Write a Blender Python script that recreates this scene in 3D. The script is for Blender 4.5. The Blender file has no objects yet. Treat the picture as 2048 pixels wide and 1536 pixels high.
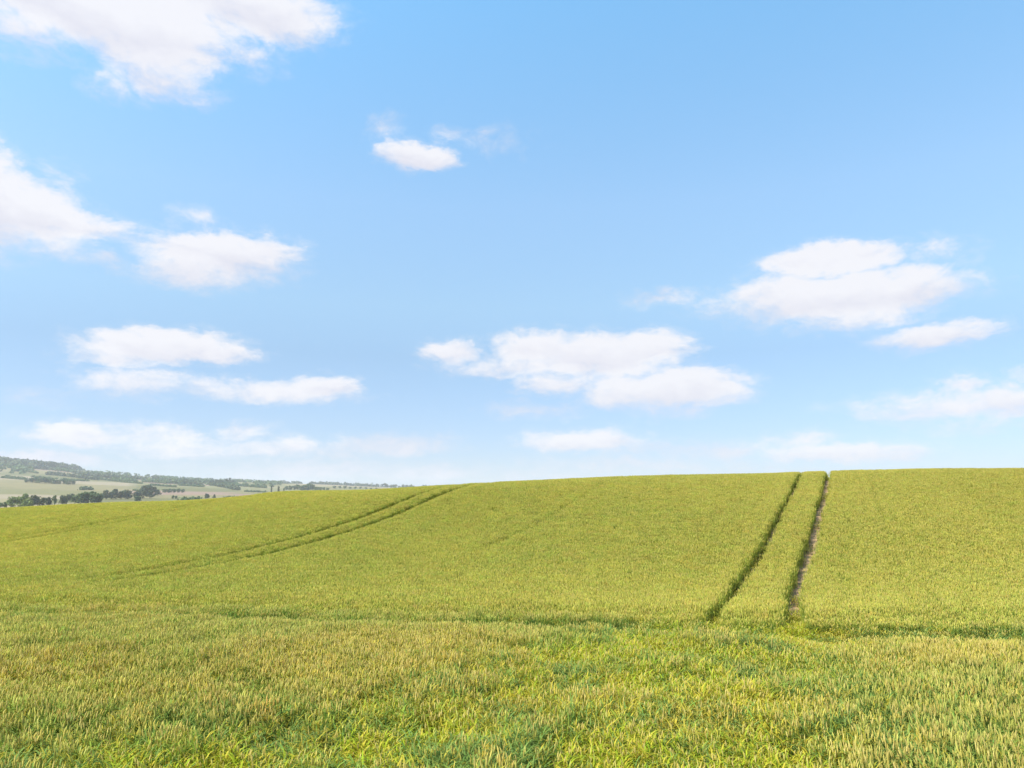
import bpy, math, random
import numpy as np
from mathutils import Vector

# ---------------------------------------------------------------- camera, sky, sun, exposure
scene = bpy.context.scene
R = math.radians
CAM_Z = 3.4                                   # camera height above the headland soil, metres
PITCH = math.atan(232 / 1500.0)               # looking slightly up
cam_data = bpy.data.cameras.new('camera')
cam_data.sensor_width = 36.0
cam_data.lens = 36.0 * 1500.0 / 2048.0
cam_data.clip_start = 0.1
cam_data.clip_end = 30000.0
cam = bpy.data.objects.new('camera', cam_data)
scene.collection.objects.link(cam)
cam.location = (0, 0, CAM_Z)
cam.rotation_euler = (R(90) + PITCH, 0, 0)
scene.camera = cam

scene.view_settings.view_transform = 'Standard'
scene.view_settings.look = 'None'
scene.view_settings.gamma = 1.0
scene.view_settings.use_curve_mapping = False
scene.view_settings.exposure = 0.8
scene.cycles.volume_bounces = 1
scene.cycles.max_bounces = 5
scene.cycles.transparent_max_bounces = 8
scene.cycles.use_denoising = True

SUN_EL = R(50)
SUN_AZ = R(-118)                              # from +Y, clockwise positive: the sun stands to the left, a little behind
sun_dir = Vector((math.sin(SUN_AZ) * math.cos(SUN_EL), math.cos(SUN_AZ) * math.cos(SUN_EL), math.sin(SUN_EL)))
sun_data = bpy.data.lights.new('sun', 'SUN')
sun_data.energy = 4.9
sun_data.angle = R(0.53)
sun_data.color = (1.0, 0.955, 0.87)
sun = bpy.data.objects.new('sun', sun_data)
sun.rotation_euler = sun_dir.to_track_quat('Z', 'Y').to_euler()
sun.location = (-60, -20, 90)
scene.collection.objects.link(sun)

def direction(px, py):
    """world direction of a spot measured on the 2048 x 1536 photograph"""
    a = (px - 1024) / 1500.0
    b = (768 - py) / 1500.0
    c, s = math.cos(PITCH), math.sin(PITCH)
    return Vector((a, c - s * b, s + c * b)).normalized()

def az_el(px, py):
    d = direction(px, py)
    return math.atan2(d.x, d.y), math.asin(d.z)

# clouds: x, y of the middle, half width, half height, strength, flatness of the underside
CLOUDS = [
    (330, -60, 400, 150, 1.0, 1.0), (300, 70, 190, 120, 1.0, 1.0), (130, 10, 290, 90, 1.0, 1.0), (520, 20, 190, 80, .95, 1.0),
    (320, 150, 120, 60, .75, 1.0), (230, 175, 70, 40, .45, 1.0), (400, 185, 60, 25, .3, 1.0), (40, 55, 150, 55, .62, 1.0), (60, 105, 110, 24, .3, 1.0), (470, 100, 110, 50, .5, 1.0), (600, 55, 90, 40, .6, 1.0),
    (-40, 400, 150, 130, 1.1, 1.0), (60, 430, 150, 75, 1.0, 1.1), (160, 450, 120, 45, .8, 1.2), (100, 485, 140, 45, .5, 1.0), (260, 470, 70, 30, .35, 1.0),
    (-20, 330, 60, 70, .8, 1.0), (120, 365, 50, 35, .35, 1.0),
    (435, 515, 180, 62, 1.0, 1.0), (520, 505, 110, 45, .8, 1.0), (380, 545, 130, 45, .8, 1.1), (395, 438, 60, 28, .27, 1.0), (215, 520, 80, 24, .42, 1.0),
    (330, 700, 200, 55, 1.0, 1.7), (300, 685, 130, 45, .9, 1.5), (230, 712, 120, 36, .7, 1.5), (440, 712, 110, 32, .8, 1.5),
    (270, 765, 150, 42, .62, 1.2), (560, 785, 190, 34, .72, 1.5), (645, 775, 95, 34, .9, 1.5), (410, 775, 100, 26, .5, 1.2), (90, 792, 90, 20, .36, 1.0),
    (150, 872, 131, 37, 0.82, 1.6), (310, 872, 138, 32, 0.56, 1.4), (495, 866, 75, 28, 0.56, 1.4), (90, 918, 175, 23, 0.82, 1.2),
    (370, 898, 188, 34, 0.58, 1.2), (560, 898, 125, 32, 0.67, 1.4), (780, 896, 150, 28, 0.70, 1.5), (680, 905, 138, 25, 0.51, 1.2), (640, 938, 325, 28, 0.62, 1.0), (850, 946, 200, 21, 0.56, 1.0), (880, 878, 50, 14, 0.39, 1.0),
    (830, 315, 95, 36, .98, 1.1), (790, 300, 50, 26, .7, 1.0), (775, 256, 45, 24, .4, 1.0), (985, 282, 75, 29, .29, 1.0), (895, 268, 45, 20, .34, 1.0), (960, 268, 35, 18, .3, 1.0),
    (902, 703, 75, 32, .78, 1.4), (1075, 703, 110, 44, .92, 1.5), (1200, 715, 190, 62, .95, 1.3), (1290, 700, 110, 48, .9, 1.4), (1040, 730, 190, 34, .62, 1.2),
    (1360, 778, 165, 52, 1.0, 1.3), (1250, 785, 120, 52, .8, 1.2), (1110, 768, 110, 34, .68, 1.3), (1440, 790, 90, 36, .7, 1.2), (1350, 815, 120, 24, .45, 1.0), (1070, 822, 110, 22, .5, 1.2),
    (1660, 522, 165, 48, .95, 1.3), (1715, 508, 80, 40, .85, 1.3), (1580, 525, 80, 26, .7, 1.3), (1690, 600, 285, 72, 1.0, 1.3), (1810, 585, 150, 62, .95, 1.2), (1560, 588, 130, 48, .8, 1.2), (1700, 640, 160, 34, .6, 1.0),
    (1460, 610, 110, 30, .5, 1.2), (1865, 502, 95, 34, .36, 1.1), (1335, 594, 90, 24, .44, 1.2), (1870, 676, 145, 34, .85, 1.2), (1940, 664, 70, 24, .6, 1.2),
    (1925, 772, 70, 32, .68, 1.3), (1900, 812, 230, 50, .62, 1.2), (2030, 802, 150, 50, .78, 1.2), (1770, 822, 130, 32, .48, 1.2), (2060, 745, 50, 20, .5, 1.2), (1960, 845, 150, 30, .4, 1.0),
    (1165, 887, 156, 34, 0.81, 1.5), (1330, 900, 200, 28, 0.53, 1.3), (1440, 908, 150, 23, 0.56, 1.2), (1680, 912, 206, 32, 0.78, 1.3), (1590, 884, 112, 21, 0.49, 1.2), (1780, 918, 138, 23, 0.56, 1.2),
    (1250, 932, 288, 23, 0.51, 1.0), (1080, 948, 200, 16, 0.47, 1.0), (1500, 930, 200, 21, 0.45, 1.0),
]

world = bpy.data.worlds.new('World')
scene.world = world
world.use_nodes = True
world.cycles.sampling_method = 'MANUAL'
world.cycles.sample_map_resolution = 256
wt = world.node_tree
wt.nodes.clear()

class NT:
    """small helper to write node trees as expressions"""
    def __init__(self, tree):
        self.t = tree
    def put(self, sock, v):
        if isinstance(v, bpy.types.NodeSocket):
            self.t.links.new(v, sock)
        elif v is not None:
            sock.default_value = v
    def node(self, typ, **kw):
        n = self.t.nodes.new(typ)
        for k, v in kw.items():
            setattr(n, k, v)
        return n
    def math(self, op, a, b=None, c=None, clamp=False):
        n = self.node('ShaderNodeMath', operation=op, use_clamp=clamp)
        for i, v in enumerate((a, b, c)):
            self.put(n.inputs[i], v)
        return n.outputs[0]
    def vec(self, op, a, b=None, out=0):
        n = self.node('ShaderNodeVectorMath', operation=op)
        self.put(n.inputs[0], a)
        if op == 'SCALE':
            self.put(n.inputs['Scale'], b)
        else:
            self.put(n.inputs[1], b)
        return n.outputs['Value' if out else 'Vector']
    def ramp(self, v, lo, hi, a=0.0, b=1.0, smooth=True):
        n = self.node('ShaderNodeMapRange', interpolation_type='SMOOTHSTEP' if smooth else 'LINEAR')
        for i, q in enumerate((v, lo, hi, a, b)):
            self.put(n.inputs[i], q)
        return n.outputs[0]
    def mix(self, f, a, b, mode='MIX'):
        n = self.node('ShaderNodeMix', data_type='RGBA', blend_type=mode)
        self.put(n.inputs[0], f)
        self.put(n.inputs[6], a)
        self.put(n.inputs[7], b)
        return n.outputs[2]
    def noise(self, v, scale, detail=4, rough=.55, dist=0.0, color=False):
        n = self.node('ShaderNodeTexNoise')
        self.put(n.inputs['Vector'], v)
        n.inputs['Scale'].default_value = scale
        n.inputs['Detail'].default_value = detail
        n.inputs['Roughness'].default_value = rough
        n.inputs['Distortion'].default_value = dist
        return n.outputs['Color' if color else 0]

g = NT(wt)
sky = g.node('ShaderNodeTexSky', sky_type='NISHITA')
sky.sun_disc = False
sky.sun_elevation = SUN_EL
sky.sun_rotation = SUN_AZ
sky.altitude = 100
sky.air_density = 1.0
sky.dust_density = 0.5
sky.ozone_density = 1.0
SKY_STRENGTH = 0.12
dirv = g.node('ShaderNodeTexCoord').outputs['Generated']
sep = g.node('ShaderNodeSeparateXYZ')
g.put(sep.inputs[0], dirv)
dx, dy, dz = sep.outputs
azim = g.math('ARCTAN2', dx, dy)
elev = g.math('ARCSINE', dz)
comb = g.node('ShaderNodeCombineXYZ')
g.put(comb.inputs[0], azim)
g.put(comb.inputs[1], elev)
pos = comb.outputs[0]
stretch = g.vec('MULTIPLY', pos, (1.0, 1.9, 1.0))
warp = g.vec('SUBTRACT', g.noise(stretch, 9.0, 2, .5, color=True), (.5, .5, .5))
warp2 = g.vec('SUBTRACT', g.noise(stretch, 34.0, 3, .6, color=True), (.5, .5, .5))
wpos = g.vec('ADD', g.vec('ADD', pos, g.vec('MULTIPLY', warp, (.05, .022, 0))), g.vec('MULTIPLY', warp2, (.040, .022, 0)))
field = None
crown = None                                  # the same clouds seen a little higher: tells sunlit tops from bases
for px, py, hw, hh, amp, flat in CLOUDS:
    a0, e0 = az_el(px, py)
    w = max(1e-3, abs(az_el(px + hw, py)[0] - az_el(px - hw, py)[0]) / 2)
    h = max(1e-3, abs(az_el(px, py - hh)[1] - az_el(px, py + hh)[1]) / 2)
    q = g.vec('MULTIPLY', g.vec('SUBTRACT', wpos, (a0, e0, 0)), (.965 / w, .965 / h, 0))
    q0 = q
    q = g.vec('MAXIMUM', q, g.vec('MULTIPLY', q, (-1, -flat, 0)))
    f = g.math('MULTIPLY_ADD', g.vec('DOT_PRODUCT', q, q, 1), -amp, amp)
    field = f if field is None else g.math('SMOOTH_MAX', field, f, .12)
    if hh >= 30:
        qu = g.vec('SUBTRACT', q0, (0, .55, 0))
        fu = g.math('MULTIPLY_ADD', g.vec('DOT_PRODUCT', qu, qu, 1), -amp, amp)
        crown = fu if crown is None else g.math('MAXIMUM', crown, fu)
# the rest of the sky, outside the view, goes on with the same kind of cloud
plane = g.vec('DIVIDE', dirv, None)
den = g.math('MAXIMUM', g.math('ADD', dz, .10), .06)
cb = g.node('ShaderNodeCombineXYZ')
for i in range(3):
    g.put(cb.inputs[i], den)
g.put(plane.node.inputs[1], cb.outputs[0])
rest = g.ramp(g.noise(plane, 1.3, 3, .5), .52, .74, 0, 1.0, False)
away = g.math('MAXIMUM', g.ramp(g.math('ABSOLUTE', azim), .66, .82), g.ramp(elev, .66, .8))
field = g.math('MAXIMUM', field, g.math('MULTIPLY_ADD', g.math('SUBTRACT', away, 1.0), 3.0, rest))
fine = g.noise(g.vec('ADD', stretch, g.vec('SCALE', warp, .06)), 30.0, 6, .66)
broad = g.noise(stretch, 8.0, 3, .5)
bump = g.math('ADD', g.math('MULTIPLY', g.math('SUBTRACT', fine, .5), 1.05), g.math('MULTIPLY', g.math('SUBTRACT', broad, .5), .25))
dens = g.math('ADD', field, bump)
topness = g.ramp(g.math('MULTIPLY_ADD', g.math('SUBTRACT', broad, .5), .8, g.math('SUBTRACT', crown, field)), -.8, .25)
alpha = g.ramp(dens, .06, g.math('MULTIPLY_ADD', topness, -.28, .96))
alpha = g.math('MULTIPLY', alpha, g.ramp(field, 0.0, .12))
veil = g.math('MULTIPLY', g.ramp(g.math('MULTIPLY_ADD', g.math('SUBTRACT', fine, .5), 2.4, field), -.25, .7), .26)
alpha = g.math('MAXIMUM', alpha, g.math('MULTIPLY', veil, g.ramp(field, -.9, .1)))
# the blue of this sky, and pale cloud light
rampn = g.node('ShaderNodeValToRGB')
g.put(rampn.inputs[0], g.math('MULTIPLY', elev, 1 / .8))
els = rampn.color_ramp.elements
while len(els) < 6:
    els.new(.5)
for e_, (deg, c_) in zip(els, ((0, (.43, .50, .74)), (5, (.53, .60, .76)), (10.8, (.68, .75, .80)), (14.6, (.93, 1.0, .95)), (22, (1.15, 1.28, 1.22)), (36, (1.09, 1.62, 1.6)))):
    e_.position = R(deg) / .8
    e_.color = (*[q / 2 for q in c_], 1)
blue = g.vec('SCALE', g.mix(1.0, sky.outputs[0], rampn.outputs[0], 'MULTIPLY'), 2.0)
tone = g.math('MULTIPLY_ADD', g.math('SUBTRACT', fine, .5), .9, g.math('MULTIPLY_ADD', topness, .85, .25), clamp=True)
CL = .79 / SKY_STRENGTH
cloud = g.mix(tone, (.545 * CL, .535 * CL, .605 * CL, 1), (.69 * CL, .68 * CL, .705 * CL, 1))
skycol = g.mix(g.math('MULTIPLY', alpha, .93), blue, cloud)
bg = g.node('ShaderNodeBackground')
g.put(bg.inputs[0], skycol)
bg.inputs[1].default_value = SKY_STRENGTH
g.put(g.node('ShaderNodeOutputWorld').inputs[0], bg.outputs[0])

# ---------------------------------------------------------------- helpers
rng = np.random.default_rng(7)
random.seed(7)

def tag(o, label=None, category=None, group=None, kind=None):
    for k, v in (('label', label), ('category', category), ('group', group), ('kind', kind)):
        if v:
            o[k] = v
    return o

def mesh_obj(name, verts, faces, mats, parent=None, link=True, smooth=False):
    me = bpy.data.meshes.new(name)
    me.from_pydata(verts, [], faces)
    for m in (mats if isinstance(mats, (list, tuple)) else [mats]):
        me.materials.append(m)
    if smooth:
        me.polygons.foreach_set('use_smooth', [True] * len(me.polygons))
    me.update()
    o = bpy.data.objects.new(name, me)
    if link:
        scene.collection.objects.link(o)
    if parent:
        o.parent = parent
    return o

def vnoise(x, y, seed=0):
    xi, yi = np.floor(x).astype(np.int64), np.floor(y).astype(np.int64)
    xf, yf = x - xi, y - yi
    def h(a, b):
        n = (a * 374761393 + b * 668265263 + seed * 1442695041) & 0xffffffff
        n = ((n ^ (n >> 13)) * 1274126177) & 0xffffffff
        return ((n ^ (n >> 16)) & 0xffff) / 65535.0
    u, v = xf * xf * (3 - 2 * xf), yf * yf * (3 - 2 * yf)
    return (h(xi, yi) * (1 - u) + h(xi + 1, yi) * u) * (1 - v) + (h(xi, yi + 1) * (1 - u) + h(xi + 1, yi + 1) * u) * v

def fbm(x, y, scale, seed=0, oct=3):
    x, y = np.asarray(x, float) / scale, np.asarray(y, float) / scale
    out, a, tot = 0, 1.0, 0
    for k in range(oct):
        out = out + a * vnoise(x * 2 ** k + 17.3 * k, y * 2 ** k - 9.1 * k, seed + k)
        tot += a
        a *= .5
    return out / tot

def sstep(a, b, x):
    t = np.clip((x - a) / (b - a), 0, 1)
    return t * t * (3 - 2 * t)

# ---------------------------------------------------------------- the lie of the land
CROP = 0.68
def uv(px, py):
    d = direction(px, py)
    return d.x / d.y, d.z / d.y
survey = []                                    # photograph spot and its forward distance in metres
for px in (0, 500, 1024, 1550, 2048):
    survey += [(px, 1536, 7.4), (px, 1400, 10.0), (px, 1300, 13.4)]
survey += [(1485, 1245, 16.2), (1534, 1195, 23), (1563, 1130, 29.5), (1578, 1090, 32.5), (1596, 1030, 38), (1613, 970, 48), (1623, 946, 54),
           (150, 1165, 27.7), (600, 1079, 39.2), (760, 1028, 46), (900, 976, 53), (0, 1083, 48.6), (230, 1042, 56.5), (430, 1003, 65),
           (0, 1165, 29), (0, 1215, 20.5), (500, 1190, 23), (1024, 1190, 22.5), (1024, 1100, 34), (1100, 1020, 44),
           (2048, 1240, 16.3), (2048, 1120, 28), (2048, 1010, 38), (2048, 940, 50), (1800, 942, 52), (0, 1022, 80), (250, 1005, 76), (550, 984, 68), (1250, 953, 58)]
pts = []
for px, py, Y in survey:
    u, v = uv(px, py)
    pts.append((u * Y, Y, CAM_Z + v * Y - CROP))
pts += [(-60, 8, -.8), (-45, 20, -1), (45, 8, .6), (0, -40, .4), (-50, -40, -.5), (50, -40, .8), (70, 30, 3.6), (90, 55, 6), (-100, 45, -3), (-110, 85, -3),
        (34, 66, 4.6), (0, 74, 2.4), (-30, 92, .3), (-70, 112, -2.2), (70, 80, 5), (45, 120, 1.5), (0, 130, -2.), (-50, 145, -4), (-130, 130, -6), (110, 130, 1),
        (0, 220, -8), (-120, 220, -9), (120, 220, -7)]
pts = np.array(pts)
KXY = pts[:, :2] / 50
dd = np.linalg.norm(KXY[:, None] - KXY[None], axis=2)
nk = len(pts)
A = np.zeros((nk + 3, nk + 3))
A[:nk, :nk] = np.where(dd > 0, dd * dd * np.log(dd + 1e-12), 0) + 6e-4 * np.eye(nk)
A[:nk, nk] = 1
A[:nk, nk + 1:] = KXY
A[nk:, :nk] = A[:nk, nk:].T
KW = np.linalg.solve(A, np.r_[pts[:, 2], 0, 0, 0])
def near_height(X, Y):
    X = np.asarray(X, float) / 50
    Y = np.asarray(Y, float) / 50
    out = KW[-3] + KW[-2] * X + KW[-1] * Y
    for (a, b), w in zip(KXY, KW[:nk]):
        r2 = (X - a) ** 2 + (Y - b) ** 2
        out = out + w * .5 * r2 * np.log(r2 + 1e-12)
    return out

SKYLINE = [(-600, 915), (-200, 917), (0, 926), (60, 932), (120, 937), (200, 945), (250, 950), (330, 956), (400, 961), (470, 963), (560, 967), (650, 970), (750, 974), (850, 977), (1100, 982), (2200, 975)]
sk_az = np.array([az_el(*p)[0] for p in SKYLINE])
sk_tan = np.array([uv(*p)[1] * math.cos(az_el(*p)[0]) for p in SKYLINE])
RIDGE = 3200.0
def far_height(X, Y):
    r = np.hypot(X, Y)
    az = np.arctan2(X, Y)
    ridge = CAM_Z + RIDGE * np.interp(az, sk_az, sk_tan)
    ridge = ridge * (0.45 + 0.55 * sstep(2.8, 1.2, np.abs(az)))
    base = np.interp(r, [150, 400, 600, 800, 1000, 1250, 1500], [-11, -7, -3.5, 0, 3.5, 10, 17])
    k = np.clip((r - 1250) / (RIDGE - 1250), 0, 1)
    up = 10 + (ridge - 10) * (0.62 * k + 0.38 * k * k * (3 - 2 * k))
    z = np.where(r > 1250, up, base)
    z = np.where(r > RIDGE, ridge * (1 - .3 * np.clip((r - RIDGE) / 3500, 0, 1)), z)
    roll = (fbm(X, Y, 420, 31, 3) - .5) * 16 * sstep(700, 1800, r) * sstep(3200, 2600, r)
    return z + roll
def height(X, Y):
    X = np.asarray(X, float)
    Y = np.asarray(Y, float)
    r = np.hypot(X, Y)
    k = sstep(130, 260, r)
    n = np.where(r < 400, near_height(np.clip(X, -260, 260), np.clip(Y, -260, 260)), 0)
    return n * (1 - k) + far_height(X, Y) * k

# tramlines: t is the distance across them, s along them
TD = np.array([0.4027, 0.9153])
def ts(X, Y):
    return X * TD[1] - Y * TD[0], X * TD[0] + Y * TD[1]
TRAMS = [(-1.97, .56, 1.0), (-25.9, .66, 1.0), (-49.9, .62, 1.0)]     # place across, width, openness
WHEEL = 0.92
def bend(tc, s):
    return tc - (.72 * np.exp(-((s - 28.5) / 9.0) ** 2) + .2 * np.exp(-((s - 42) / 7.0) ** 2) + .1 * np.exp(-((s - 15) / 3.0) ** 2) if abs(tc + 1.97) < .1 else 0) + .04 * np.sin(s * .11 + tc)
# headland tramline runs across the foot of the slope
HA, HB = np.array([-14.1, 20.6]), np.array([10.6, 15.4])
HD = (HB - HA) / np.linalg.norm(HB - HA)
def head(X, Y):
    """signed distance beyond the headland tramline (positive uphill) and place along it"""
    ax, ay = X - HA[0], Y - HA[1]
    l = ax * HD[0] + ay * HD[1]
    return ay * HD[0] - ax * HD[1] + .35 * np.sin(l * .21) + .2 * np.sin(l * .63 + 1), l
# ---------------------------------------------------------------- materials
def new_mat(name):
    m = bpy.data.materials.new(name)
    m.use_nodes = True
    t = m.node_tree
    t.nodes.clear()
    return m, NT(t)
def finish(n, color, rough=.9, spec=.2, trans=0.0, tcol=None, bump=None, normal_dist=.02):
    p = n.node('ShaderNodeBsdfPrincipled')
    n.put(p.inputs['Base Color'], color)
    n.put(p.inputs['Roughness'], rough)
    p.inputs['Specular IOR Level'].default_value = spec
    if bump is not None:
        b = n.node('ShaderNodeBump')
        b.inputs['Distance'].default_value = normal_dist
        n.put(b.inputs['Height'], bump)
        n.put(p.inputs['Normal'], b.outputs[0])
    out = n.node('ShaderNodeOutputMaterial')
    if trans:
        tr = n.node('ShaderNodeBsdfTranslucent')
        n.put(tr.inputs[0], tcol if tcol is not None else color)
        mx = n.node('ShaderNodeMixShader')
        mx.inputs[0].default_value = trans
        n.put(mx.inputs[1], p.outputs[0])
        n.put(mx.inputs[2], tr.outputs[0])
        n.put(out.inputs[0], mx.outputs[0])
    else:
        n.put(out.inputs[0], p.outputs[0])

def attr(n, name, typ='GEOMETRY'):
    a = n.node('ShaderNodeAttribute', attribute_type=typ, attribute_name=name)
    return a

def crop_material(name, which, trans):
    m, n = new_mat(name)
    base = attr(n, which, 'INSTANCER').outputs['Color']
    r = attr(n, 'rnd').outputs['Fac']
    yel = attr(n, 'yel', 'INSTANCER').outputs['Fac']
    col = n.mix(1.0, base, n.mix(r, (.82, .85, .80, 1), (1.18, 1.14, 1.2, 1)), 'MULTIPLY')
    r2 = n.math('FRACT', n.math('MULTIPLY', r, 7.31))
    pick = n.math('LESS_THAN', r2, yel)
    col = n.mix(n.math('MULTIPLY', pick, .8), col, (.56, .44, .05, 1) if which == 'leafc' else (.62, .50, .16, 1))
    finish(n, col, .7, .12, trans)
    return m
M_EAR = crop_material('wheat ear', 'earc', .3)
M_STEM = crop_material('wheat stem', 'leafc', .1)
M_LEAF = crop_material('wheat leaf', 'leafc', .38)

m, n = new_mat('field soil')
tc = n.node('ShaderNodeTexCoord').outputs['Object']
c = n.mix(n.noise(tc, 1.7, 5), (.105, .078, .052, 1), (.20, .15, .10, 1))
finish(n, c, .95, .1, bump=n.noise(tc, 9, 5), normal_dist=.05)
M_SOIL = m
m, n = new_mat('dry track soil')
tc = n.node('ShaderNodeTexCoord').outputs['Object']
c = n.mix(n.noise(tc, 2.3, 6, .6), (.27, .165, .085, 1), (.50, .345, .195, 1))
finish(n, c, .95, .1, bump=n.noise(tc, 14, 5), normal_dist=.04)
M_TRACK = m
m, n = new_mat('farmland')
tc = n.node('ShaderNodeTexCoord').outputs['Object']
c = attr(n, 'land').outputs['Color']
c = n.mix(1.0, c, n.mix(n.noise(tc, .02, 5, .6), (.78, .8, .78, 1), (1.2, 1.18, 1.2, 1)), 'MULTIPLY')
finish(n, c, .95, .1)
M_LAND = m

# ---------------------------------------------------------------- ground sheets
radii = np.concatenate([np.arange(1.0, 96, 1.0), np.geomspace(97, 260, 26), np.geomspace(270, 6800, 120)])
NA = 480
ang = np.linspace(-math.pi, math.pi, NA, endpoint=False)
GX = np.outer(radii, np.sin(ang))
GY = np.outer(radii, np.cos(ang))
GZ = height(GX, GY)

def ring_sheet(name, i0, i1, mat, centre=False):
    X, Y, Z = GX[i0:i1 + 1].ravel(), GY[i0:i1 + 1].ravel(), GZ[i0:i1 + 1].ravel()
    v = np.stack([X, Y, Z], 1)
    rows = i1 - i0
    a = np.arange(rows)[:, None] * NA + np.arange(NA)[None]
    b = np.arange(rows)[:, None] * NA + (np.arange(NA)[None] + 1) % NA
    f = np.stack([a, b, b + NA, a + NA], 2).reshape(-1, 4)[:, ::-1].tolist()
    v = v.tolist()
    if centre:
        v.append([0, 0, float(height(0., 0.))])
        f += [[len(v) - 1, (k + 1) % NA, k] for k in range(NA)]
        f[-NA:] = [q[::-1] if False else q for q in f[-NA:]]
    o = mesh_obj(name, v, f, mat, smooth=True)
    return o, X, Y, Z

I_NEAR = int(np.searchsorted(radii, 200))
I_HILL = int(np.searchsorted(radii, 1500))
soil, _, _, _ = ring_sheet('field_soil', 0, I_NEAR, M_SOIL, True)
tag(soil, 'bare brown soil underneath the wheat', 'soil', kind='structure')
valley, vx, vy, vz = ring_sheet('valley_floor', I_NEAR, I_HILL, M_LAND)
tag(valley, 'pale patchwork farmland on the valley floor beyond the wheat field', 'farmland', kind='structure')
hill, hx, hy, hz = ring_sheet('distant_hills', I_HILL, len(radii) - 1, M_LAND)
tag(hill, 'long hazy hill with fields and woods behind the valley', 'hill', kind='structure')

FIELD_COLS = np.array([(.33, .31, .13), (.44, .39, .20), (.30, .29, .12), (.48, .41, .26), (.36, .32, .15), (.25, .25, .10), (.44, .31, .22), (.34, .33, .15)])
def farmland(o, X, Y):
    # fields: a stretched, warped cellular patchwork
    wx = X + (fbm(X, Y, 300, 3) - .5) * 160
    wy = Y + (fbm(X, Y, 300, 5) - .5) * 220
    a, b = wx * .94 + wy * .34, -wx * .34 + wy * .94
    ci, cj = np.floor(a / 190).astype(int), np.floor((b + 130 * (np.floor(a / 190) % 2)) / 240).astype(int)
    h = ((ci * 7919 + cj * 104729 + 13) % 9973)
    col = FIELD_COLS[h % len(FIELD_COLS)].copy()
    me = o.data
    ca = me.attributes.new('land', 'FLOAT_COLOR', 'POINT')
    n_ = len(me.vertices)
    full = np.ones((n_, 4))
    full[:len(col), :3] = col * np.array([.50, .475, .46])
    ca.data.foreach_set('color', full.ravel())
farmland(valley, vx, vy)
farmland(hill, hx, hy)

# ---------------------------------------------------------------- wheel tracks of bare soil
def track_sheet(side, tc, w, s0, s1, label, group):
    v, f = [], []
    S = np.arange(s0, s1, .6)
    for s in S:
        t0 = float(bend(tc, s)) + side * WHEEL
        for k in (-1, -.33, .33, 1):
            t = t0 + k * (w / 2 + .12)
            X, Y = t * TD[1] + s * TD[0], -t * TD[0] + s * TD[1]
            v.append((X, Y, float(height(X, Y)) + .02 - .012 * (abs(k) < .5)))
    for i in range(len(S) - 1):
        for k in range(3):
            a = i * 4 + k
            f.append((a, a + 1, a + 5, a + 4))
    o = mesh_obj('wheel_track', v, f, M_TRACK, smooth=True)
    tag(o, label, 'track', group, 'structure')
LAB = {-1.97: 'deep bare wheel track climbing the slope between dark crop edges', -25.9: 'narrow green wheel track slanting up towards the low crest',
       -49.9: 'faint wheel track near the valley side of the field'}
for tc_, w_, op_ in TRAMS[:3]:
    for side in (-1, 1):
        track_sheet(side, tc_, w_, 16.2 if tc_ > -5 else 22, 74 if tc_ > -5 else 96, LAB[tc_], 'paired wheel tracks through the wheat')

# ---------------------------------------------------------------- wheat tufts (shapes shared by all the crop)
class Tuft:
    def __init__(self):
        self.v, self.f, self.m, self.r = [], [], [], []
    def face(self, idx, mat, rnd):
        self.f.append(idx)
        self.m.append(mat)
        self.r.append(rnd)
    def tube(self, P, rad, sides, mat, rnd):
        base = len(self.v)
        for p, r in zip(P, rad):
            for k in range(sides):
                a = 2 * math.pi * k / sides
                self.v.append((p[0] + r * math.cos(a), p[1] + r * math.sin(a), p[2]))
        for i in range(len(P) - 1):
            for k in range(sides):
                a, b = base + i * sides + k, base + i * sides + (k + 1) % sides
                self.face((a, b, b + sides, a + sides), mat, rnd)
    def leaf(self, p, az, length, width, up, droop, rnd):
        base = len(self.v)
        n = 3
        ca, sa = math.cos(az), math.sin(az)
        x, z, e = 0.0, 0.0, up
        for i in range(n + 1):
            w = width * (1.0, 1.0, .75, .12)[i] / 2
            cx, cy = p[0] + x * ca, p[1] + x * sa
            self.v += [(cx - sa * w, cy + ca * w, p[2] + z), (cx + sa * w, cy - ca * w, p[2] + z)]
            x += length / n * math.cos(e)
            z += length / n * math.sin(e)
            e -= droop
        for i in range(n):
            a = base + 2 * i
            self.face((a, a + 1, a + 3, a + 2), 2, rnd)
    def build(self, name):
        me = bpy.data.meshes.new(name)
        me.from_pydata(self.v, [], self.f)
        for mm in (M_EAR, M_STEM, M_LEAF):
            me.materials.append(mm)
        me.polygons.foreach_set('material_index', self.m)
        a = me.attributes.new('rnd', 'FLOAT', 'FACE')
        a.data.foreach_set('value', self.r)
        me.update()
        return bpy.data.objects.new(name, me)

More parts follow.
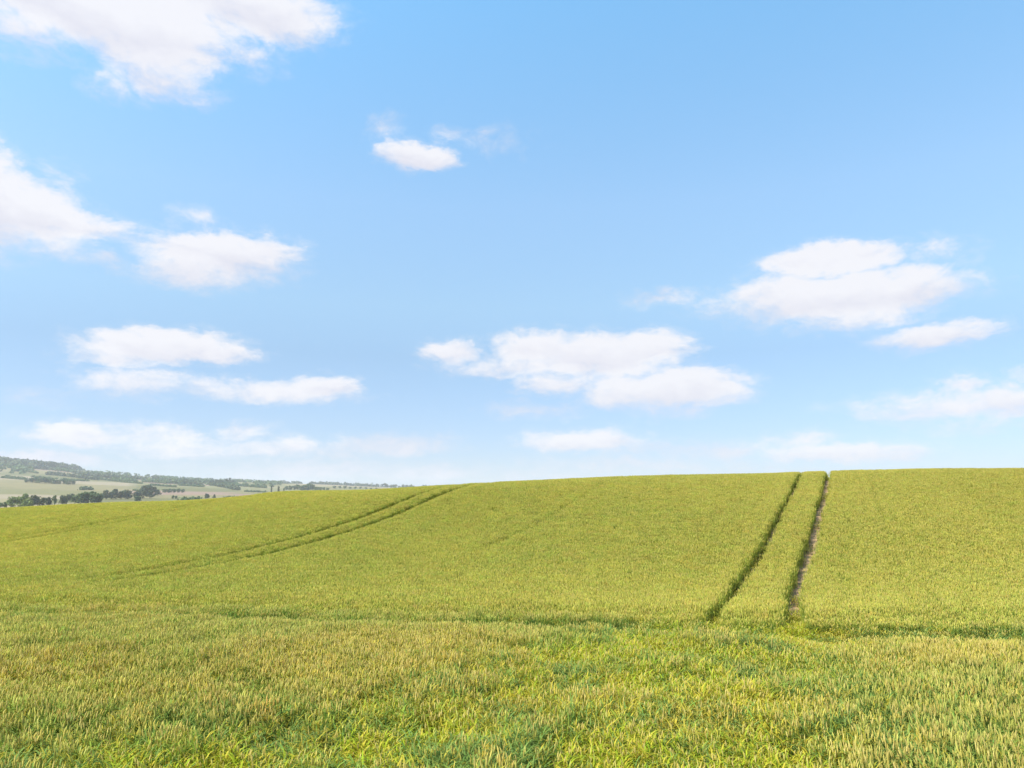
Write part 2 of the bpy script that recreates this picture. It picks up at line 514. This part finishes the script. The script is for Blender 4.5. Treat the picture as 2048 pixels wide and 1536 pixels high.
def make_tuft(name, count, radius, ears, hmin, hmax, leaves, leafy):
    T = Tuft()
    U = random.uniform
    for i in range(count):
        a, rr = U(0, 2 * math.pi), radius * math.sqrt(U(0, 1))
        x, y = rr * math.cos(a), rr * math.sin(a)
        h = U(hmin, hmax)
        la, lean = U(0, 2 * math.pi), U(0, .09)
        tx, ty = x + lean * math.cos(la), y + lean * math.sin(la)
        rnd = U(0, 1)
        has = U(0, 1) < ears
        top = (tx, ty, h)
        T.tube([(x, y, 0), (x + (tx - x) * .4, y + (ty - y) * .4, h * .55), top], (.0035, .003, .002), 3, 1, rnd)
        if has:
            L = U(.065, .09)
            b = U(.05, .42)
            P, q, e = [], list(top), 0.0
            for s_ in range(4):
                P.append(tuple(q))
                q = [q[0] + L / 3 * math.sin(e + b * .6) * math.cos(la), q[1] + L / 3 * math.sin(e + b * .6) * math.sin(la), q[2] + L / 3 * math.cos(e + b * .6)]
                e += b * .35
            T.tube(P, (.004, .0076, .0068, .0015), 4, 0, rnd)
        for k in range(leaves):
            az = U(0, 2 * math.pi)
            hz_ = h * U(.5, .97)
            f_ = hz_ / h
            p = (x + (tx - x) * f_, y + (ty - y) * f_, hz_)
            T.leaf(p, az, U(.13, .22) * (1.1 if leafy else 1), U(.009, .014) * (1.25 if leafy else 1), U(.7, 1.35), U(.25, .7), U(0, 1))
    return T.build(name)

tuft_col = bpy.data.collections.new('tuft shapes')
VAR = {'fine': [], 'far': [], 'leafy': []}
idx = 0
for kind, num in (('fine', 7), ('far', 6), ('leafy', 6)):
    for k in range(num):
        nm = 'tuft_%02d' % idx
        if kind == 'fine':
            o = make_tuft(nm, 24, .17, .92, .58, .72, 2, False)
        elif kind == 'far':
            o = make_tuft(nm, 44, .25, .92, .58, .72, 2, False)
        else:
            o = make_tuft(nm, 18, .16, .22, .42, .66, 4, True)
        tuft_col.objects.link(o)
        VAR[kind].append(idx)
        idx += 1

ng = bpy.data.node_groups.new('scatter tufts', 'GeometryNodeTree')
ng.interface.new_socket('Geometry', in_out='INPUT', socket_type='NodeSocketGeometry')
ng.interface.new_socket('Geometry', in_out='OUTPUT', socket_type='NodeSocketGeometry')
gi, go = ng.nodes.new('NodeGroupInput'), ng.nodes.new('NodeGroupOutput')
iop = ng.nodes.new('GeometryNodeInstanceOnPoints')
ci_ = ng.nodes.new('GeometryNodeCollectionInfo')
ci_.inputs['Collection'].default_value = tuft_col
ci_.inputs['Separate Children'].default_value = True
ci_.inputs['Reset Children'].default_value = True
def named(nm, typ):
    q = ng.nodes.new('GeometryNodeInputNamedAttribute')
    q.data_type = typ
    q.inputs['Name'].default_value = nm
    return q.outputs['Attribute']
ng.links.new(gi.outputs[0], iop.inputs['Points'])
ng.links.new(ci_.outputs[0], iop.inputs['Instance'])
iop.inputs['Pick Instance'].default_value = True
ng.links.new(named('vid', 'INT'), iop.inputs['Instance Index'])
ng.links.new(named('rot', 'FLOAT_VECTOR'), iop.inputs['Rotation'])
ng.links.new(named('scl', 'FLOAT_VECTOR'), iop.inputs['Scale'])
ng.links.new(iop.outputs[0], go.inputs[0])

def scatter(name, X, Y, vid, hscale, earc, leafc, yel, label, category):
    Z = height(X, Y) - .01
    n_ = len(X)
    me = bpy.data.meshes.new(name)
    me.vertices.add(n_)
    me.vertices.foreach_set('co', np.stack([X, Y, Z], 1).ravel())
    def put(nm, typ, key, arr):
        a = me.attributes.new(nm, typ, 'POINT')
        a.data.foreach_set(key, np.ascontiguousarray(arr, dtype=np.int32 if typ == 'INT' else np.float32).ravel())
    jit = rng.normal(1, .065, (n_, 1)) * rng.normal(1, .05, (n_, 3))
    earc, leafc = earc * jit, leafc * jit
    rot = np.stack([rng.normal(0, .04, n_), rng.normal(0, .04, n_), rng.uniform(0, 6.283, n_)], 1)
    w = rng.uniform(.9, 1.15, n_)
    put('vid', 'INT', 'value', vid)
    put('rot', 'FLOAT_VECTOR', 'vector', rot)
    put('scl', 'FLOAT_VECTOR', 'vector', np.stack([w, w, hscale], 1))
    one = np.ones((n_, 1))
    put('earc', 'FLOAT_COLOR', 'color', np.hstack([earc, one]))
    put('leafc', 'FLOAT_COLOR', 'color', np.hstack([leafc, one]))
    put('yel', 'FLOAT', 'value', yel)
    for mm in (M_EAR, M_STEM, M_LEAF):
        me.materials.append(mm)
    o = bpy.data.objects.new(name, me)
    scene.collection.objects.link(o)
    md = o.modifiers.new('tufts', 'NODES')
    md.node_group = ng
    tag(o, label, category, kind='stuff')
    return o

def jgrid(x0, x1, y0, y1, sp):
    gx, gy = np.meshgrid(np.arange(x0, x1, sp), np.arange(y0, y1, sp))
    gx, gy = gx.ravel(), gy.ravel()
    return gx + rng.uniform(-.5, .5, gx.shape) * sp, gy + rng.uniform(-.5, .5, gy.shape) * sp

def track_gap(X, Y, pad):
    """1 where a wheel track keeps the crop out"""
    t, s = ts(X, Y)
    out = np.zeros_like(X, dtype=bool)
    d1 = np.full_like(X, 99.0)
    for tc_, w_, op_ in TRAMS:
        c = bend(tc_, s)
        for side in (-1, 1):
            d = np.abs(t - c - side * WHEEL)
            wd = w_ * (.72 if side < 0 else .92) if abs(tc_ + 1.97) < .1 else w_
            edge = wd / 2 + pad + (fbm(X, Y, 1.5, 41) - .5) * .12
            live = s > (17.0 if tc_ > -5 else 20 if tc_ > -30 else 26)
            out |= (d < edge) & live & (rng.uniform(0, 1, X.shape) < op_)
            d1 = np.minimum(d1, np.where((s > 18) & (t > 0) & (t < 6), 1.0, 99))       # drill rows show beside the open track
            d1 = np.minimum(d1, np.where(s > 15, d + (0 if abs(tc_ + 1.97) < .1 else .5), 99))
    return out, d1

inview = lambda X, Y: (np.abs(X) < .80 * Y + 6) & (Y > 2.5)
def crest_limit(X, Y):
    return Y < 80 + np.clip(-X * .35, -22, 28)

def col(*c):
    return np.array(c)[None, :]

def crop_colours(X, Y):
    big = fbm(X, Y, 16, 51, 3)
    mid = fbm(X, Y, 3.2, 52, 3)
    gold = np.clip(.5 + (big - .5) * 1.1 + (mid - .5) * .6, 0, 1)[:, None]
    pale = (1.17 - .0065 * np.clip(X, -40, 40))[:, None]          # crop colour lightened towards the valley side to offset sun-angle shading there
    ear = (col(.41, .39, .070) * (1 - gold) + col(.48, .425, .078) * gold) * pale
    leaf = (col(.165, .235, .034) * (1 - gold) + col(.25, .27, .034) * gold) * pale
    return ear, leaf, gold[:, 0]

def row_mod(X, Y):
    t, s = ts(X, Y)
    k = vnoise(t / .30, np.zeros_like(t), 61)
    strong = np.exp(-((t - 1.2) / 1.3) ** 2)
    drill = np.exp(-((t + 15.2 - .1 * np.sin(s * .2)) / .16) ** 2) * sstep(28, 33, s) * .16
    return 1 - (.01 + .13 * strong) * sstep(.62, .85, k) - drill

def side_low(X, Y):
    # thin, low crop beside the two grown-over tramlines
    t, s = ts(X, Y)
    k = np.zeros_like(X)
    for tc_, w_, op_ in TRAMS[1:3]:
        for side in (-1, 1):
            k = np.maximum(k, sstep(14, 30, s) * np.exp(-((t - bend(tc_, s) - side * WHEEL) / (w_ * .75)) ** 2))
    return 1 - .26 * k
# the slope, coarse tufts
X, Y = jgrid(-85, 75, 14, 112, .26)
hd, hl = head(X, Y)
keep = inview(X, Y) & crest_limit(X, Y) & (hd > 1.2) & (np.hypot(X, Y) > 24)
X, Y = X[keep], Y[keep]
gap, d1 = track_gap(X, Y, .10)
keep = ~gap & (d1 > 1.3)
X, Y = X[keep], Y[keep]
# fine tufts for the nearer slope and along the open wheel tracks
X2, Y2 = jgrid(-70, 45, 10, 108, .185)
hd, hl = head(X2, Y2)
gap, d1 = track_gap(X2, Y2, .05)
keep = inview(X2, Y2) & crest_limit(X2, Y2) & (hd > 1.2) & ((np.hypot(X2, Y2) <= 24) | (d1 <= 1.3)) & ~gap
X2, Y2 = X2[keep], Y2[keep]
vid = np.r_[rng.choice(VAR['far'], len(X)), rng.choice(VAR['fine'], len(X2))]
X, Y = np.r_[X, X2], np.r_[Y, Y2]
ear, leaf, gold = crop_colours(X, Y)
hs = (.96 + (fbm(X, Y, 5, 71) - .5) * .10 + (fbm(X, Y, 1.1, 72) - .5) * .06) * row_mod(X, Y) * side_low(X, Y)
hs *= .72 + .28 * sstep(1.0, 3.2, head(X, Y)[0] + (fbm(X, Y, 2, 73) - .5) * 2)
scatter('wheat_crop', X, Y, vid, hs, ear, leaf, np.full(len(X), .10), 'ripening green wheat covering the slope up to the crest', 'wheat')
print('slope tufts', len(X))

# the headland in front
def ground_spot(px, py):
    u, v = uv(px, py)
    Yd = -(CAM_Z - .75) / v
    return np.array([u * Yd, Yd])
PATHS = [[ground_spot(*p) for p in q] for q in (
    [(1405, 1250), (1285, 1290), (1150, 1345), (1010, 1420), (820, 1480), (560, 1530), (300, 1600)],
    [(1575, 1245), (1535, 1290), (1470, 1370), (1330, 1460), (1150, 1560)])]
def path_dist(X, Y):
    d = np.full_like(X, 99.0)
    for P in PATHS:
        for a, b in zip(P[:-1], P[1:]):
            ab = b - a
            k = np.clip(((X - a[0]) * ab[0] + (Y - a[1]) * ab[1]) / (ab @ ab), 0, 1)
            d = np.minimum(d, np.hypot(X - a[0] - k * ab[0], Y - a[1] - k * ab[1]))
    return d
X, Y = jgrid(-26, 26, 2, 26, .175)
hd, hl = head(X, Y)
keep = inview(X, Y) & (hd <= 1.2)
X, Y, hd, hl = X[keep], Y[keep], hd[keep], hl[keep]
pd = path_dist(X, Y)
nz = fbm(X, Y, 2.2, 81, 3)
nf = fbm(X, Y, .7, 82, 2)
# the headland wheel tracks: a low, green, half-open strip
low = np.exp(-(hd / (.8 + .45 * sstep(14, 24, hl))) ** 2) * (.6 + .7 * sstep(8, 24, hl)) * (.4 + .9 * nz)
growth = sstep(1.9, .5, pd + (nz - .5) * 3.2 + (nf - .5) * 2.0)
green = np.clip(np.exp(-(pd / 2.9) ** 2) * 1.2 + (nz - .5) * 1.2, 0, 1)
green = np.maximum(green, np.clip(low * 1.1, 0, 1))
isg = rng.uniform(0, 1, len(X)) < green * .85
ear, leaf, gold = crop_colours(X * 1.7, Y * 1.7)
amber = sstep(.56, .74, fbm(X, Y, 2.6, 84, 3))[:, None]
ear = ear * col(1.0, .985, 1.25)
ear = ear * (1 - .4 * amber) + col(.58, .44, .07) * .4 * amber
leaf = leaf * (1 - green[:, None] * .8) + col(.145, .23, .056) * green[:, None] * .9
bright = (growth * sstep(.32, .50, fbm(X, Y, .8, 83, 3)) * (rng.uniform(0, 1, len(X)) < .78))[:, None]
orange = (rng.uniform(0, 1, len(X)) < .05 + .10 * green)[:, None] * .7
leaf = leaf * (1 - orange) + col(.46, .36, .03) * orange
leaf = leaf * (1 - bright) + col(.33, .39, .024) * bright
hs = .96 + (nz - .5) * .22 + (nf - .5) * .26 - .42 * np.minimum(low, 1.1) - .10 * growth
yel = .10 + .30 * amber[:, 0] + .30 * bright[:, 0]
vid = np.where(isg, rng.choice(VAR['leafy'], len(X)), rng.choice(VAR['fine'], len(X)))
out = rng.uniform(0, 1, len(X)) > .55 * np.clip(low, 0, 1)
gr = (growth > .5) & out
wh = (growth <= .5) & out
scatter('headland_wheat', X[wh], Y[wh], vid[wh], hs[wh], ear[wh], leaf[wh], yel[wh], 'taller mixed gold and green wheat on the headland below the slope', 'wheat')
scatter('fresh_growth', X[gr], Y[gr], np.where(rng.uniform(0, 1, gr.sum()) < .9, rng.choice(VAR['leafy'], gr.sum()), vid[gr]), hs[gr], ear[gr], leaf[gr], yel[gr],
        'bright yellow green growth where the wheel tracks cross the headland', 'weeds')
print('headland tufts', len(X))
# sparse weeds in the open tracks near the foot of the slope
X, Y = jgrid(2, 34, 14, 80, .15)
gap, d1 = track_gap(X, Y, 0)
t, s = ts(X, Y)
left_one = t < bend(-1.97, s)
keep = (d1 < .34) & (s > 15.5) & (rng.uniform(0, 1, len(X)) < .75 * sstep(28, 17.5, s + (fbm(X, Y, 1.2, 91) - .5) * 8) + np.where(left_one, .30 * sstep(.35, .6, fbm(X, Y, 3, 92)), .02))
X, Y, s = X[keep], Y[keep], s[keep]
young = sstep(30, 20, s)[:, None]
lc = col(.34, .34, .03) * young + col(.11, .15, .03) * (1 - young)
scatter('track_weeds', X, Y, rng.choice(VAR['leafy'], len(X)), rng.uniform(.2, .6, len(X)), lc * 1.2, lc, np.full(len(X), .3),
        'patchy yellow green weeds in the foot of the deep wheel tracks', 'weeds')

# ---------------------------------------------------------------- trees, hedges and woods of the valley
def leaf_material(name, a, b):
    m, n = new_mat(name)
    r = attr(n, 'rnd').outputs['Fac']
    c = n.mix(r, a, b)
    finish(n, c, .7, .2, .25)
    return m
M_LIGHT = leaf_material('light foliage', (.10, .14, .035, 1), (.20, .25, .07, 1))
M_MID = leaf_material('mid foliage', (.055, .095, .03, 1), (.11, .16, .05, 1))
M_DARK = leaf_material('dark foliage', (.045, .065, .028, 1), (.09, .115, .045, 1))
m, n = new_mat('bark')
finish(n, n.mix(n.noise(n.node('ShaderNodeTexCoord').outputs['Object'], 3, 4), (.06, .045, .03, 1), (.13, .10, .07, 1)), .95, .1)
M_BARK = m

def leaf_cloud(lobes, per, size, rs):
    """leaf-clump faces spread through and over a few uneven lobes"""
    v, f, r = [], [], []
    for (cx, cy, cz, rx, ry, rz) in lobes:
        shade = rs.uniform(0, 1)
        for k in range(per):
            d = rs.normal(size=3)
            d /= np.linalg.norm(d)
            q = rs.uniform(.45, 1.08) ** .6
            p = np.array([cx + d[0] * rx * q, cy + d[1] * ry * q, cz + d[2] * rz * q])
            nrm = d + rs.normal(size=3) * .55
            nrm /= np.linalg.norm(nrm)
            a = np.cross(nrm, rs.normal(size=3))
            a /= np.linalg.norm(a)
            b = np.cross(nrm, a)
            s = size * rs.uniform(.6, 1.25)
            i = len(v)
            v += [tuple(p + a * s * .5), tuple(p + b * s * .42), tuple(p - a * s * .5), tuple(p - b * s * .42)]
            f.append((i, i + 1, i + 2, i + 3))
            r.append(float(np.clip(shade * .6 + rs.uniform(0, .4), 0, 1)))
    return v, f, r

def crown_mesh(name, lobes, per, size, mat, rs):
    v, f, r = leaf_cloud(lobes, per, size, rs)
    me = bpy.data.meshes.new(name)
    me.from_pydata(v, [], f)
    me.materials.append(mat)
    a = me.attributes.new('rnd', 'FLOAT', 'FACE')
    a.data.foreach_set('value', r)
    return me

def trunk_mesh(name, h, r0, spread, rs):
    v, f = [], []
    def limb(P, rad, sides=6):
        b = len(v)
        for p, r in zip(P, rad):
            for k in range(sides):
                a = 2 * math.pi * k / sides
                v.append((p[0] + r * math.cos(a), p[1] + r * math.sin(a), p[2]))
        for i in range(len(P) - 1):
            for k in range(sides):
                q = b + i * sides + k
                w = b + i * sides + (k + 1) % sides
                f.append((q, w, w + sides, q + sides))
    limb([(0, 0, -.5), (.03 * h, 0, h * .3), (0, .02 * h, h * .75)], (r0, r0 * .7, r0 * .25))
    for k in range(4):
        a = k * 1.57 + rs.uniform(-.4, .4)
        z0 = h * (.28 + .08 * k)
        limb([(.02 * h, 0, z0), (spread * .5 * math.cos(a), spread * .5 * math.sin(a), z0 + h * .14), (spread * math.cos(a), spread * math.sin(a), z0 + h * .26)], (r0 * .45, r0 * .3, r0 * .1), 5)
    me = bpy.data.meshes.new(name)
    me.from_pydata(v, [], f)
    me.materials.append(M_BARK)
    return me

rs = np.random.default_rng(21)
def broad_lobes(n=11, w=.5, z0=.22, z1=.9):
    out = []
    for k in range(n):
        a = rs.uniform(0, 6.283)
        z = rs.uniform(z0 + .1, z1 - .1)
        prof = math.sin(math.pi * min(.97, max(.05, (z - z0 + .14) / (z1 - z0 + .16)))) ** .7
        q = w * .62 * prof * math.sqrt(rs.uniform(.1, 1))
        s = rs.uniform(.16, .25)
        out.append((q * math.cos(a), q * math.sin(a), z, s * w * 2, s * w * 2, s * .85))
    return out
SHAPES = {}
for kind, mat, w, z0 in (('light', M_LIGHT, .55, .08), ('mid', M_MID, .52, .10), ('dark', M_DARK, .5, .08)):
    SHAPES[kind] = [(crown_mesh('crown', broad_lobes(13, w, z0, .98), 46, .13, mat, rs), trunk_mesh('trunk', .8, .032, .26, rs)) for q in range(3)]
SHAPES['slim'] = [(crown_mesh('crown', [(0, 0, .12 + .11 * k, .13 - .006 * k, .13 - .006 * k, .11) for k in range(8)], 30, .10, M_DARK, rs), trunk_mesh('trunk', .8, .025, .06, rs))]

def tree(px, dist, hgt, wid, kind, label, group):
    u = uv(px, 1000)[0]
    Xp, Yp = u * dist, dist
    root = bpy.data.objects.new('valley_tree', None)
    scene.collection.objects.link(root)
    root.location = (Xp, Yp, float(height(Xp, Yp)) - .1)
    root.rotation_euler = (0, 0, rs.uniform(0, 6.283))
    hgt *= .88
    root.scale = (hgt * wid, hgt * wid, hgt)
    cm, tm = SHAPES[kind][rs.integers(len(SHAPES[kind]))]
    for nm, me in (('crown', cm), ('trunk', tm)):
        o = bpy.data.objects.new(nm, me)
        scene.collection.objects.link(o)
        o.parent = root
    tag(root, label, 'tree', group)

ORD = ('first', 'second', 'third', 'fourth', 'fifth', 'sixth', 'seventh', 'eighth', 'ninth', 'tenth', 'eleventh', 'twelfth')
def row(spots, kind, label, group):
    for k, (px, dist, hgt, wid) in enumerate(spots):
        tree(px, dist, hgt, wid, kind, label.replace('#', ORD[k]), group)
row([(2, 560, 4.5, 1.3), (14, 565, 5, 1.3)], 'mid', 'low green bush beside the light green clump, # towards that clump', 'bushes at the end of the valley tree line')
row([(27, 560, 9, 1.25), (42, 575, 9.5, 1.2), (56, 560, 9, 1.1)], 'light', 'rounded light green tree over the field edge, # of its clump towards the dark trees', 'light green clump over the field edge')
row([(50, 640, 11, .8)], 'light', 'tallest light green tree rising behind the rounded clump', None)
row([(68, 600, 10, .9), (76, 610, 8.5, 1.0), (86, 610, 7.5, 1.1), (97, 615, 8, .9)], 'dark', 'dark tree joined to the light green clump, # counted from that clump', 'dark trees beside the light green clump')
row([(109, 640, 10, .45)], 'mid', 'slender green tree standing alone between the two clumps', None)
row([(124, 660, 9, .75), (130, 665, 8.5, .7)], 'dark', 'small dark tree before the broad copse, # counted towards that copse', 'small dark trees beside the broad copse')
row([(150, 700, 10, 1.1), (162, 700, 12, 1.1), (176, 705, 13, 1.1), (190, 705, 12.5, 1.1), (200, 710, 10.5, 1.0), ], 'mid',
    'green tree at the front of the broad copse, # from the small dark trees', 'trees of the broad copse')
row([(168, 730, 12, 1.1), (184, 735, 13.5, 1.0)], 'mid', 'green tree at the back of the broad copse, # from the small dark trees', 'trees of the broad copse')
row([(137, 820, 8, 1.0), (143, 830, 9, 1.0)], 'dark', 'dark tree in the gap before the broad copse, # towards it', 'dark trees left of the copse')
row([(212 + 9.4 * k + 3 * math.sin(k * 2.3), 930 + 9 * k, (13, 11, 14, 11.5, 13, 12, 10.5, 12, 11, 12)[k], (1.1, 1.2, 1.1, 1.25, 1.2)[k % 5]) for k in range(10)], 'dark',
    'dark tree behind the pale valley field, # of its row from the broad copse', 'long dark row behind the pale valley field')
row([(284, 1120, 17, .8), (291, 1130, 18, .8), (299, 1125, 18, .85), (307, 1130, 15, .9), (315, 1150, 11, 1.1)], 'dark', 'tall dark tree of the clump ending the long row, # from that row', 'tall clump at the end of the long row')
row([(273, 830, 8, .9), (278, 835, 7, 1.0)], 'mid', 'green tree at the corner of the pale valley field, # from the copse', 'trees at the corner of the pale valley field')
row([(328 + 9 * k, 1300 + 10 * k, 8 + k % 2, 1.4) for k in range(5)], 'mid', 'small bluish tree on the green strip, # counted from the tall clump', 'trees on the strip right of the tall clump')
row([(346, 1000, 5.5, 1.1), (352, 1000, 5, 1.2)], 'mid', 'small round bush on the pale field, # counted from the tall clump', 'round bushes on the pale field')
row([(48 + 9.5 * k, 1480 + 7 * (k % 3), (9, 12, 14, 13.5, 15, 14, 12, 11, 13, 12, 10)[k], 1.25) for k in range(11)], 'mid', 'hazy green tree of the middle belt behind the copse, # from the hill wood', 'middle belt of trees')
row([(412, 1010, 8, .8), (415, 1015, 7, .9), (428, 1020, 6.5, .9)], 'dark', 'small dark tree on the pale far field, # towards the slim trees', 'small dark trees on the pale far field')
row([(542, 1250, 19, .75), (556, 1260, 18, 1.0), (567, 1250, 15, .9)], 'slim', 'slim upright tree before the far wood, # counted towards that wood', 'slim upright trees')
row([(418 + 6.5 * k, 2000 + 15 * (k % 3), (15, 17, 20, 18, 16, 22, 24, 17)[k], (1, .9, .8, 1, 1, .6, .5, .9)[k]) for k in range(8)], 'dark', 'tall bluish tree on the hill shoulder, # of its clump from the thick hedge', 'clump on the hill shoulder')
row([(572 + 7.5 * k, 1700 + 20 * (k % 4), (11, 13, 12, 15, 14, 16, 20, 15, 12, 11, 10, 9)[k], 1.15) for k in range(12)], 'mid', 'grey green tree of the far wood, # counted from the slim upright trees', 'far wood above the crest')
row([(668 + 10.5 * k, 2100 + 20 * (k % 3), (9, 8, 9, 7.5, 8, 7, 7, 6, 6)[k], 1.5) for k in range(9)], 'mid', 'low skyline tree over the crest, # counted from the far wood', 'low trees along the skyline')

def hedge(px0, d0, px1, d1, h, mat, label):
    u0, u1 = uv(px0, 1000)[0], uv(px1, 1000)[0]
    A_, B_ = np.array([u0 * d0, d0]), np.array([u1 * d1, d1])
    L = np.linalg.norm(B_ - A_)
    nl = int(L / (h * .42)) + 2
    lobes = []
    o0 = (A_ + B_) / 2
    z0 = float(height(*o0))
    for k in range(nl):
        q = A_ + (B_ - A_) * k / (nl - 1) + rs.normal(size=2) * h * .25
        s = h * rs.uniform(.55, 1.1)
        lobes.append((q[0] - o0[0], q[1] - o0[1], float(height(*q)) - z0 + s * .42, s * .8, s * .8, s * .6))
    o = bpy.data.objects.new('hedgerow', crown_mesh('hedgerow', lobes, 22, h * .5, mat, rs))
    o.location = (o0[0], o0[1], z0)
    scene.collection.objects.link(o)
    tag(o, label, 'hedge', 'hedgerows of the valley')
hedge(362, 820, 398, 860, 5.5, M_MID, 'green hedge meeting the crest right of the pale valley field')
hedge(420, 1900, 474, 1600, 8, M_DARK, 'dark hedge slanting below the clump on the hill shoulder')
hedge(452, 1000, 474, 1010, 4.5, M_MID, 'low hedge on the pale field left of the slim trees')
hedge(265, 1350, 300, 1380, 4, M_LIGHT, 'pale hedge behind the tall dark clump')
hedge(90, 1950, 190, 1850, 10, M_DARK, 'dark hedge under the hill wood, nearest the middle belt')
hedge(150, 2150, 260, 2050, 11, M_DARK, 'long dark hedge across the hillside below the skyline')
hedge(250, 2350, 345, 2150, 10, M_DARK, 'hedge on the hillside above the reddish field')
hedge(335, 2000, 395, 1900, 12, M_DARK, 'thick hedge on the right shoulder of the hill')
hedge(0, 1650, 45, 1600, 7, M_MID, 'hedge left of the middle belt of trees')
hedge(158, 1300, 175, 1320, 8, M_MID, 'short thick hedge just behind the broad copse')
hedge(240, 1750, 280, 1700, 5, M_MID, 'thin hedge edging the reddish field')

EXTRA = ((20, 2050, 70, 1980, 6), (60, 1780, 110, 1740, 5), (120, 1700, 170, 1660, 5), (190, 1900, 240, 1830, 6), (285, 1950, 330, 1880, 6), (300, 1650, 350, 1600, 5),
         (355, 1720, 405, 1690, 5), (470, 1900, 530, 1850, 7), (490, 1500, 530, 1480, 4), (390, 2300, 450, 2250, 8), (100, 2250, 150, 2200, 8))
WHERE = ('under the left end of the hill wood', 'over the left end of the middle belt', 'over the right end of the middle belt', 'under the long dark hedge', 'left of the thick hedge', 'over the green strip',
         'below the hill shoulder clump', 'between the shoulder clump and the far wood', 'left of the slim upright trees', 'behind the shoulder clump', 'under the lower edge of the hill wood')
for (a_, da, b_, db, h_), w_ in zip(EXTRA, WHERE):
    hedge(a_, da, b_, db, h_, M_MID, 'thin field hedge ' + w_)

# the wood that covers the hill top, a far mass nobody could count
def wood(name, test, n_try, smin, smax, mat, label, per=16):
    lobes = []
    for k in range(n_try):
        px, dist = rs.uniform(-160, 900), rs.uniform(1900, 3350)
        if not test(px, dist):
            continue
        u = uv(px, 1000)[0]
        Xp, Yp = u * dist, dist
        s = rs.uniform(smin, smax)
        lobes.append((Xp, Yp, float(height(Xp, Yp)) + s * .35, s * .7, s * .7, s * .62))
    me = crown_mesh(name, lobes, per, smax * .55, mat, rs)
    o = bpy.data.objects.new(name, me)
    scene.collection.objects.link(o)
    tag(o, label, 'woodland', kind='stuff')
def hilltop(px, d):
    edge = np.interp(px, [-160, 0, 80, 150, 190], [2250, 2250, 2350, 2700, 3400])
    return d > edge + 260 * (float(fbm(px * 6., d, 500, 15)) - .5)
wood('hilltop_wood', hilltop, 6500, 14, 24, M_DARK, 'hazy dark wood covering the top of the distant hill')
def skyline(px, d):
    return d > 3050 and px > 100 and float(fbm(px * 9., 0., 300, 16)) > .42
wood('skyline_wood', skyline, 3500, 8, 17, M_DARK, 'thin hazy belt of trees along the falling skyline of the hill')
def scattered(px, d):
    return px < 560 and d < 3100 and float(fbm(px * 4., d, 160, 18)) > .60
wood('hillside_scrub', scattered, 5000, 6, 12, M_MID, 'scattered scrub and field trees on the distant hillside')

# ---------------------------------------------------------------- the hazy air
m = bpy.data.materials.new('hazy air')
m.use_nodes = True
n = NT(m.node_tree)
m.node_tree.nodes.clear()
pv = n.node('ShaderNodeVolumePrincipled')
pv.inputs['Color'].default_value = (.93, .95, 1, 1)
pv.inputs['Density'].default_value = 1.2e-4
pv.inputs['Anisotropy'].default_value = .2
n.put(n.node('ShaderNodeOutputMaterial').inputs['Volume'], pv.outputs[0])
HB_, zlo, zhi = 7000.0, float(GZ.min()) - 5, float(GZ.max()) + 40
cv = [(sx * HB_, sy * HB_, z) for z in (zlo, zhi) for sx, sy in ((-1, -1), (1, -1), (1, 1), (-1, 1))]
cf = [(3, 2, 1, 0), (4, 5, 6, 7), (0, 1, 5, 4), (1, 2, 6, 5), (2, 3, 7, 6), (3, 0, 4, 7)]
hz_o = mesh_obj('haze', cv, cf, m)
tag(hz_o, 'thin pale haze filling the air over the whole valley', 'haze', kind='stuff')
